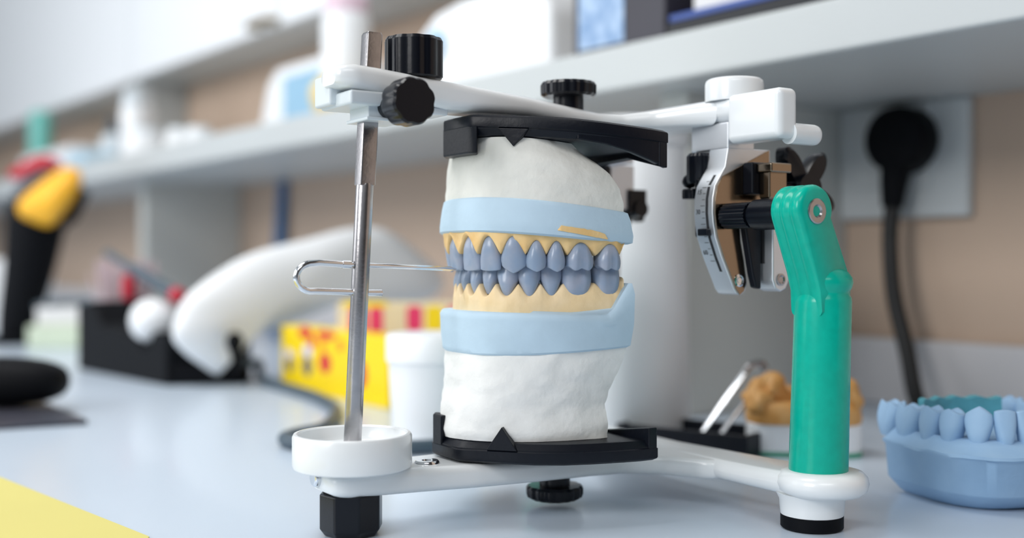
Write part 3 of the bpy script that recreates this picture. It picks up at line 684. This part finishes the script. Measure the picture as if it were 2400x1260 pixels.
# white bottle behind the casts
bt = empty('plastic_canister', (54, 507, 0), 'tall white plastic canister standing behind the casts, beside the steel tweezers', 'canister')
mb = MB(); mb.lathe([(23, 0.1), (25.6, 1), (26, 4), (25.2, 40), (24.2, 90), (23.6, 128), (22.6, 129.6), (.2, 130)], (54, 510, 0), (0, 0, 1), n=64); mb.build('body', M['whitep'], bt, smooth=50)
mb = MB(); mb.lathe([(24.2, 128), (24.8, 129), (24.8, 139), (23, 140.6), (.2, 141)], (54, 510, 0), (0, 0, 1), n=64); mb.build('lid', M['whitep'], bt, smooth=35)

# socket and plug
so = empty('wall_socket', W(-360, 0, 141), 'square white wall socket on the beige wall under the shelf', 'socket')
mb = MB(); mb.box(W, (-395.6, -318), (.2, 7), (100.6, 161.8)); mb.build('socket_plate', M['socket'], so, bevel=1.6)
mb = MB(); mb.box(W, (-386, -337.6), (7.1, 9.4), (117.6, 161.5)); mb.build('socket_insert', M['socket'], so, bevel=1)
pg = empty('power_plug', W(-349, 10, 141), 'black round power plug with a hanging cord, in the wall socket', 'plug')
mb = MB(); pc = Vector(W(-349, 9.6, 141)); mb.lathe([(16.4, 0), (17.4, 1), (17.6, 12), (16.6, 16.6), (14, 18.6), (.2, 19)], pc, tuple(-WN), n=48); mb.build('plug_body', M['rubber'], pg, smooth=50)
mb = MB(); mb.tube([W(-350, 20, 132), W(-352, 20, 118), W(-353, 20, 106)], lambda t: 8.6 - 3 * t, 20); mb.build('strain_relief', M['rubber'], pg)
mb = MB(); mb.tube([W(-353, 20, 107), W(-353, 22, 88), W(-348, 26, 60), W(-337, 31, 32), W(-325, 40, 8), W(-310, 46, 4.5), W(-285, 40, 4.5)], 4.3, 14, sub=8); mb.build('cord', M['bcord'], pg, smooth=60)

# ================================================================== LEFT / MIDDLE BACKGROUND
# tub with lid
jb = empty('plastic_tub', (-33, 492, 0), 'white plastic tub with a lid, just behind the steel pin and the casts', 'tub')
mb = MB(); mb.lathe([(17.5, .1), (18.6, 1), (20.2, 33), (20.4, 36)], (-33, 492, 0), (0, 0, 1), n=64); mb.build('body', M['whitep'], jb)
mb = MB(); mb.lathe([(20.9, 34.5), (21.4, 35), (21.4, 45.4), (20.4, 46.6), (.2, 46.8)], (-33, 492, 0), (0, 0, 1), n=64); mb.build('lid', M['whitep'], jb)
# yellow printed box
yb0, yb1 = Vector((-142.8, 705.2, 0)), Vector((-64.6, 594.4, 0)); yd = (yb1 - yb0).normalized(); yn = Vector((-yd.y, yd.x, 0)); yn = yn if yn.y > 0 else -yn; yl = (yb1 - yb0).length
def Y(a, b, z): p = yb0 + yd * a + yn * b; return (p.x, p.y, z)
yb = empty('printed_box', tuple(yb0 + yd * yl / 2), 'small yellow box with red and grey printed spots, behind the steel pin', 'box')
mb = MB(); mb.box(Y, (0, yl), (0, 16), (.2, 38)); mb.build('carton', M['yellow'], yb, bevel=.5)
def spot(mb, fr, a, z, wa, wz, o=-.12, p=2.0, n=20):
    pts = [(a + wa / 2 * math.copysign(abs(math.cos(t)) ** (2 / p), math.cos(t)), z + wz / 2 * math.copysign(abs(math.sin(t)) ** (2 / p), math.sin(t))) for t in [2 * math.pi * i / n for i in range(n)]]
    mb.loft([[fr(x, o, y) for x, y in pts], [fr(x, .05, y) for x, y in pts]])
mb = MB(); mb.cur = 0
for a, z, wa, wz in ((61, 19, 15, 12), (106, 16, 12, 15), (34, 35, 18, 7), (62, 35, 26, 5), (44, 30, 8, 8)): spot(mb, Y, a, z, wa, wz)
mb.cur = 1
for a, z, wa, wz in ((12, 14.5, 11, 9), (37, 15.5, 13, 12)): spot(mb, Y, a, z, wa, wz)
mb.cur = 2
for a, z, wa, wz in ((11, 20.5, 12, 7), (37, 24, 13, 8)): spot(mb, Y, a, z, wa, wz)
mb.cur = 3
for a, z, wa, wz in ((58, 30, 9, 9), (80, 30, 10, 7)): spot(mb, Y, a, z, wa, wz)
mb.build('printed_picture', [M['red'], M['grey'], M['lilac'], M['orange']], yb)
# carton with colour blocks
CT = frame((-64, 648, 0), -4)
ct = empty('sample_carton', CT(0, 0, 0), 'pale carton with a row of pink and yellow blocks behind the white tub', 'box')
mb = MB(); mb.box(CT, (-36, 52), (0, 18), (.2, 54)); mb.build('carton', M['carton'], ct, bevel=.8)
mb = MB()
for i, (a, w_) in enumerate(((-24, 10), (-13.5, 8), (8.5, 9), (20, 10), (32, 9.5), (43.5, 10))):
    mb.cur = (0, 0, 0, 1, 0, 1)[i]; spot(mb, CT, a, 45 if i > 1 else 43, w_, 14.5 if i > 1 else 17, -.15, 5)
mb.cur = 1; spot(mb, CT, -20, 53, 26, 4, -.15, 5)
mb.build('colour_blocks', [M['pink'], M['yellow']], ct)

# white bench machine with black base
bm_ = empty('bench_machine', (-230, 740, 0), 'white bulbous bench machine on a black base, with a grey cable', 'bench machine')
def BMf(a, b, z):   # a along its long side, b behind it
    d = Vector((-.66, .75, 0)); nn = Vector((.75, .66, 0)); p = Vector((-214, 705, 0)) + d * a + nn * b; return (p.x, p.y, z)
mb = MB(); mb.prism([(0, .2), (148, .2), (148, 46), (120, 50), (105, 34), (50, 30), (34, 20), (20, 33), (0, 34)], lambda a, z, b: BMf(a, b, z), 0, 55); mb.build('base', M['rubber'], bm_, bevel=2)
mb = MB(); mb.box(lambda a, b, z: (-214 + a, 707 + b + a * .2, z), (0, 44), (0, 26), (.2, 13)); mb.box(lambda a, b, z: (-214 + a, 707 + b + a * .2, z), (34, 44), (0, 26), (.2, 30)); mb.build('front_cradle', M['rubber'], bm_, bevel=1.5)
def pillow(mb, outl, zfun, thick, levels=9):
    cx = sum(p[0] for p in outl) / len(outl); cy = sum(p[1] for p in outl) / len(outl)
    ring = lambda k, o: [eye(cx + (x - cx) * k, cy + (y - cy) * k, zfun(cx + (x - cx) * k) + o) for x, y in outl]
    rings = [ring(.02, -thick)] + [ring(math.sin(math.pi / 2 * (i / levels)) , -thick * math.cos(math.pi / 2 * (i / levels))) for i in range(1, levels + 1)]
    rings += [ring(math.sin(math.pi / 2 * (i / levels)), thick * math.cos(math.pi / 2 * (i / levels))) for i in range(levels - 1, 0, -1)] + [ring(.02, thick)]
    mb.loft(rings)
def cr_closed(P, m_=6):
    n = len(P); out = []
    for i in range(n):
        a, b, c, d = [Vector(P[(i + k) % n]) for k in (-1, 0, 1, 2)]
        for k in range(m_):
            t = k / m_; v = 0.5 * ((2 * b) + (c - a) * t + (2 * a - 5 * b + 4 * c - d) * t * t + (3 * b - a - 3 * c + d) * t ** 3); out.append((v.x, v.y))
    return out
hood = cr_closed([(404, 790), (412, 740), (440, 690), (520, 630), (600, 590), (720, 560), (820, 535), (900, 538), (980, 590), (1040, 650), (1010, 700), (900, 715), (800, 715), (700, 752), (620, 775), (565, 795), (535, 840), (512, 878), (470, 855), (430, 825)])
mb = MB(); pillow(mb, hood, lambda px: 690 + (px - 400) * .21, 24); mb.build('housing', M['whitep'], bm_, smooth=70)
mb = MB(); c0 = Vector(eye(358, 752, 745)); mb.lathe([(.3, -15), (8, -13.4), (13, -8), (15, 0), (13, 8), (8, 13.4), (.3, 15)], c0, (0.5, -.8, .2), n=32); mb.cyl(c0 + Vector((0, 0, -12)), c0 + Vector((8, 0, -36)), 5, 3.6); mb.build('round_knob', M['whitep'], bm_, smooth=60)
mb = MB(); c0 = Vector(eye(550, 802, 690)); mb.lathe([(.2, -6.5), (3.6, -5), (5.2, -1), (5.2, 2), (3.6, 5.4), (.2, 6.6)], c0, (0, 0, 1), n=24); mb.cyl(c0 + Vector((0, 0, -5)), (c0.x + 3, c0.y + 2, 10), 3.2); mb.build('cable_post', M['rubber'], bm_, smooth=60)
mb = MB(); mb.tube([(-171, 715, 14), (-163, 730, 12), (-163, 735, 5), (-152, 705, 3.2), (-126.3, 660, 3.1), (-106, 622, 3.1), (-89, 575, 3.1), (-84.4, 533, 3.1), (-85, 505, 3.1), (-93.6, 489, 3.1), (-95, 476, 3.1), (-84, 464, 3.1), (-60, 456, 3.1), (-30, 460, 3.1), (0, 486, 3.1), (22, 530, 3.1), (30, 590, 3.1)], 3, 14, sub=8); mb.build('cable', M['cord'], bm_, smooth=60)
# slim handpiece resting on the machine
hp = empty('handpiece', eye(350, 640, 760), 'slim grey handpiece with red tips leaning on the bench machine', 'hand tool')
a, b = Vector(eye(250, 592, 800)), Vector(eye(424, 698, 742))
mb = MB(); mb.tube([a, a.lerp(b, .3), a.lerp(b, .4), a.lerp(b, .92)], lambda t: 2.6 if t < .35 else 4.2, 16); mb.build('shaft', M['cord'], hp)
mb = MB(); mb.tube([a.lerp(b, .92), b], 5.2, 16); mb.build('red_end', M['crimson'], hp, bevel=.8, label='red end')
# brush tuft in a holder
bh = empty('brush_holder', (-296, 860, 0), 'tuft of pale pink bristles rising behind the black machine base', 'brush')
mb = MB(); mb.lathe([(15, .1), (16, 1), (18, 34), (17, 34.5), (.2, 33)], (-296, 866, 0), (0, 0, 1), n=40); mb.build('holder', M['blackm'], bh)
mb = MB()
for i in range(90):
    t = random.random() * 6.28; q = 14 * math.sqrt(random.random()); lx = q * 1.5 * math.cos(t)
    mb.tube([(-296 + q * math.cos(t), 866 + q * math.sin(t), 32), (-296 + q * math.cos(t) + lx * .6, 866 + q * 1.4 * math.sin(t), 66 + random.random() * 14)], .9, 5)
tag(mb.build('bristle', M['bristle'], bh), kind='stuff')
mb = MB(); c0 = Vector(eye(302, 672, 790)); mb.lathe([(3, -9), (4.6, -7), (5, 0), (4.4, 7), (2, 9)], c0, (0, 0, 1), n=20); tag(mb.build('red_cap', M['crimson'], bh), label='dark red cap on the brush holder')
# green white tray
GT = frame((-408, 1030, 0), 6)
gt = empty('model_tray', GT(0, 0, 0), 'pale green tray with a stepped top, between the black tool and the machine base', 'tray')
mb = MB(); mb.box(GT, (-24, 34), (-20, 24), (.2, 20)); mb.build('tray_body', M['mint'], gt, bevel=2)
mb = MB(); mb.box(GT, (-18, 34), (-14, 22), (20, 36)); mb.build('tray_insert', M['wpaper'], gt, bevel=2)
mb = MB(); mb.tube([GT(-20, -6, 36), GT(0, -8, 40), GT(28, -6, 41)], 3.4, 12); mb.build('rod', M['cord'], gt)
# black tool with orange head
tl = empty('bench_torch', (-454, 1061, 0), 'black upright tool with a slanted orange head and a crimson cap', 'tool')
mb = MB(); mb.tube([eye(30, 815, 1062), eye(44, 740, 1062), eye(70, 620, 1062), eye(90, 480, 1062)], lambda t: 13 + 15 * t, 24, sub=6); mb.build('body', M['rubber'], tl, smooth=60)
mb = MB(); mb.lathe([(24, .1), (26, 1), (26, 5), (22, 8)], (eye(30, 815, 1062)[0], 1062, 0), (0, 0, 1), n=40); mb.build('foot', M['rubber'], tl)
mb = MB(); pillow(mb, cr_closed([(40, 478), (60, 455), (110, 415), (150, 392), (182, 396), (192, 420), (180, 455), (150, 500), (118, 530), (80, 522), (45, 505)], 5), lambda px: 1040, 22); mb.build('head', M['amber'], tl, smooth=70, label='slanted orange head')
mb = MB(); pillow(mb, cr_closed([(22, 400), (50, 385), (85, 365), (120, 366), (150, 384), (120, 392), (80, 402), (50, 420), (26, 420)], 5), lambda px: 1066, 16); mb.build('cap', M['crimson'], tl, smooth=70, label='crimson cap')
mb = MB(); pillow(mb, cr_closed([(70, 410), (110, 392), (140, 392), (120, 420), (80, 440), (40, 470), (30, 450)], 5), lambda px: 1062, 14); mb.build('neck', M['slate'], tl, smooth=70)
mb = MB(); mb.tube([eye(118, 528, 1060), eye(160, 500, 1060), eye(186, 440, 1060)], 10, 16); mb.build('trigger', M['rubber'], tl)
# white canister at far left
mb = MB(); c0 = eye(20, 760, 1240); mb.lathe([(50, .1), (52, 2), (52, 72), (48, 78), (30, 80), (.2, 80)], (c0[0] - 10, 1250, 0), (0, 0, 1), n=48)
tag(mb.build('canister', M['whitep'], None, smooth=40), 'white canister on the bench behind the black and orange tool', 'canister')
# blue ruler leaning on the wall
u0 = -1100
mb = MB(); mb.box(lambda a, b, z: W(u0 + a, 14 - z * .07 + b, z), (-9.5, 9.5), (0, 2.4), (.3, 161)); tag(mb.build('ruler', M['bluep'], None, bevel=.3), 'narrow blue ruler leaning upright on the beige wall behind the white machine', 'ruler')
# white sheet leaning on the left upright
mb = MB(); mb.box(lambda a, b, z: W(-1420 + a + z * .25, 60 - z * .3 + b, z), (0, 110), (0, 2), (.3, 140)); tag(mb.build('paper_sheet', M['wpaper'], None), 'white sheet leaning on the wall left of the grey upright', 'paper')
# mouse-like tool on slate plate
mb = MB(); pl4 = [(-201.6, 540.3), (-235.2, 522.7), (-300, 510), (-345, 560), (-330, 640), (-268, 634)]
mb.prism(pl4, lambda a, b, z: (a, b, z), .2, 2.6); tag(mb.build('slate_plate', M['slate'], None, bevel=.5), 'dark flat plate on the bench at the left edge, under the black rounded grip', 'plate')
mb = MB(); rings = []
for k in range(15):
    t = -math.pi / 2 + math.pi * k / 14; q = max(.05, math.cos(t) ** .6); x = -270 + (40 if math.sin(t) > 0 else 60) * math.copysign(abs(math.sin(t)) ** .9, math.sin(t))
    rings.append([(x, 588 + 17 * q * math.copysign(abs(math.cos(g)) ** .8, math.cos(g)), 15.6 + 12.8 * q * math.copysign(abs(math.sin(g)) ** .8, math.sin(g))) for j in range(24) for g in [2 * math.pi * j / 24]])
mb.loft(rings); tag(mb.build('rounded_grip', M['rubber'], None, smooth=60), 'black rounded grip lying on the dark plate at the left edge', 'grip')
# yellow paper
mb = MB(); mb.prism([(-183.5, 408), (-102, 320), (-96, 250), (-200, 200), (-330, 330), (-330, 470)], lambda a, b, z: (a, b, z), .1, .45); tag(mb.build('yellow_paper', M['paper'], None), 'yellow sheet of paper on the bench in the lower left corner', 'paper')

# ================================================================== ON THE SHELF
Zs = ST + .2
# dark framed picture
fb = empty('picture_frame', W(-415, 150, Zs), 'dark framed bluish print standing on the shelf edge above the upper arm', 'picture frame')
mb = MB(); mb.box(W, (-450.5, -384), (112, 157), (Zs, 300)); mb.build('frame', M['darkbox'], fb, bevel=1)
mb = MB(); mb.box(W, (-446, -412), (157.1, 157.5), (Zs + 2, 298)); mb.build('print', M['print'], fb)
# laptop-like flat tray
dt = empty('flat_case', W(-340, 120, Zs), 'flat dark case with a blue edge lying on the shelf, right of the framed print', 'case')
mb = MB(); mb.box(W, (-383, -250), (40, 157), (Zs, Zs + 6)); mb.build('case_bottom', M['black'], dt, bevel=.8)
mb = MB(); mb.box(W, (-382, -250), (40, 156.4), (Zs + 6.1, Zs + 9.6)); mb.build('case_lid', M['navy'], dt, bevel=.8)
mb = MB(); mb.box(W, (-372, -255), (45, 150), (Zs + 9.8, Zs + 30)); tag(mb.build('paper_stack', M['wpaper'], None, bevel=.5), 'stack of white paper lying on the flat dark case', 'paper')
# white appliance box
wb = empty('appliance', W(-590, 80, Zs), 'white rounded appliance with a small grey dial, on the shelf behind the lock knob', 'appliance')
mb = MB(); mb.prism([(a, b) for a, b in [(-668, Zs), (-517, Zs), (-517, 226), (-526, 240), (-560, 247), (-610, 248), (-640, 244), (-660, 232), (-668, 216)]], lambda a, z, b: W(a, b, z), 30, 118); mb.build('housing', M['whitep'], wb, bevel=5, seg=4)
mb = MB(); mb.lathe([(10, 0), (10, 3), (8, 4), (.2, 4.2)], W(-636, 118.2, 222), tuple(-WN), n=32); mb.build('dial', M['screen'], wb)
# white bottle with pink top
pb = empty('plastic_bottle', W(-792, 100, Zs), 'white bottle with a pink cap on the shelf, behind the top of the steel pin', 'bottle')
mb = MB(); mb.lathe([(17, 0), (19, 1), (19.4, 82), (18, 87), (12, 90)], W(-792, 100, Zs), (0, 0, 1), n=40); mb.build('body', M['whitep'], pb)
mb = MB(); mb.lathe([(16.4, 88), (17, 89), (17, 102), (16, 103.4), (.2, 103.6)], W(-792, 100, Zs), (0, 0, 1), n=40); mb.build('cap', mat('pink_cap', (226, 200, 214), .4, vary=.03), pb)
# device with blue screen
dv = empty('small_device', W(-905, 80, Zs), 'white device with a pale blue screen on the shelf, left of the white bottle', 'device')
mb = MB(); mb.prism([(-985, Zs), (-835, Zs), (-835, 240), (-850, 252), (-950, 252), (-968, 240), (-985, 200)], lambda a, z, b: W(a, b, z), 30, 84); mb.build('housing', M['whitep'], dv, bevel=4, seg=4)
mb = MB(); mb.box(W, (-935, -850), (84.1, 84.8), (196, 242)); mb.build('screen', M['screen'], dv, bevel=.2)
# sponge ball
mb = MB(); blob(mb, lambda a, b, z: W(-762 + a, 130 + b, z), 0, 0, Zs, 219, 19, 15, 6, .15); tag(mb.build('sponge', M['sponge'], None, smooth=60), 'pale yellow natural sponge on the shelf, beside the frame tip', 'sponge')
# small things further left on the shelf
for (u, v, r_, h, lab, g) in ((-1110, 110, 16, 26, 'low white jar on the shelf, left of the device with the screen', None), (-1040, 120, 13, 20, 'smallest white jar on the shelf, just left of the blue-screen device', None), (-1270, 96, 17, 84, 'tall white bottle on the shelf, left of the cabinet upright', None), (-1220, 120, 14, 74, 'slim white bottle on the shelf, in front of the cabinet upright', None), (-1165, 128, 22, 30, 'wide white jar on the shelf edge right of the slim bottle', None)):
    e = empty('jar' if h < 60 else 'plastic_bottle', W(u, v, Zs), lab, 'jar' if h < 60 else 'bottle', 'white jars and bottles on the shelf')
    mb = MB(); mb.lathe([(r_ * .9, 0), (r_, 1), (r_, h * .76), (r_ * .8, h * .82)], W(u, v, Zs), (0, 0, 1), n=28); mb.build('body', M['whitep'], e)
    mb = MB(); mb.lathe([(r_ * .84, h * .8), (r_ * .86, h * .81), (r_ * .84, h), (.2, h)], W(u, v, Zs), (0, 0, 1), n=28); mb.build('lid', M['frost'], e)
e = empty('dropper_bottle', W(-1320, 110, Zs), 'small dark capped bottle on the shelf near the left', 'bottle')
mb = MB(); mb.lathe([(12, 0), (13, 1), (13, 34), (6, 40)], W(-1320, 110, Zs), (0, 0, 1), n=28); mb.build('body', M['frost'], e)
mb = MB(); mb.lathe([(7, 39), (7.4, 40), (5, 58), (.2, 59)], W(-1320, 110, Zs), (0, 0, 1), n=28); mb.build('cap', M['cord'], e)
mb = MB(); mb.box(W, (-1345, -1280), (118, 155), (Zs, Zs + 16)); tag(mb.build('storage_box', mat('pale_blue_box', (176, 204, 220), .5, vary=.03), None, bevel=2), 'low pale blue box on the shelf edge at the left', 'box')
mb = MB(); mb.lathe([(14, 0), (16, 1), (16, 100), (10, 106), (.2, 107)], W(-1690, 90, Zs), (0, 0, 1), n=28); tag(mb.build('spray_can', M['tealp'], None), 'teal can on the shelf at the far left', 'can')
mb = MB(); mb.box(W, (-1640, -1420), (40, 130), (Zs, Zs + 34)); tag(mb.build('drawer_box', M['whitep'], None, bevel=3), 'long low white box on the shelf at the far left', 'box')
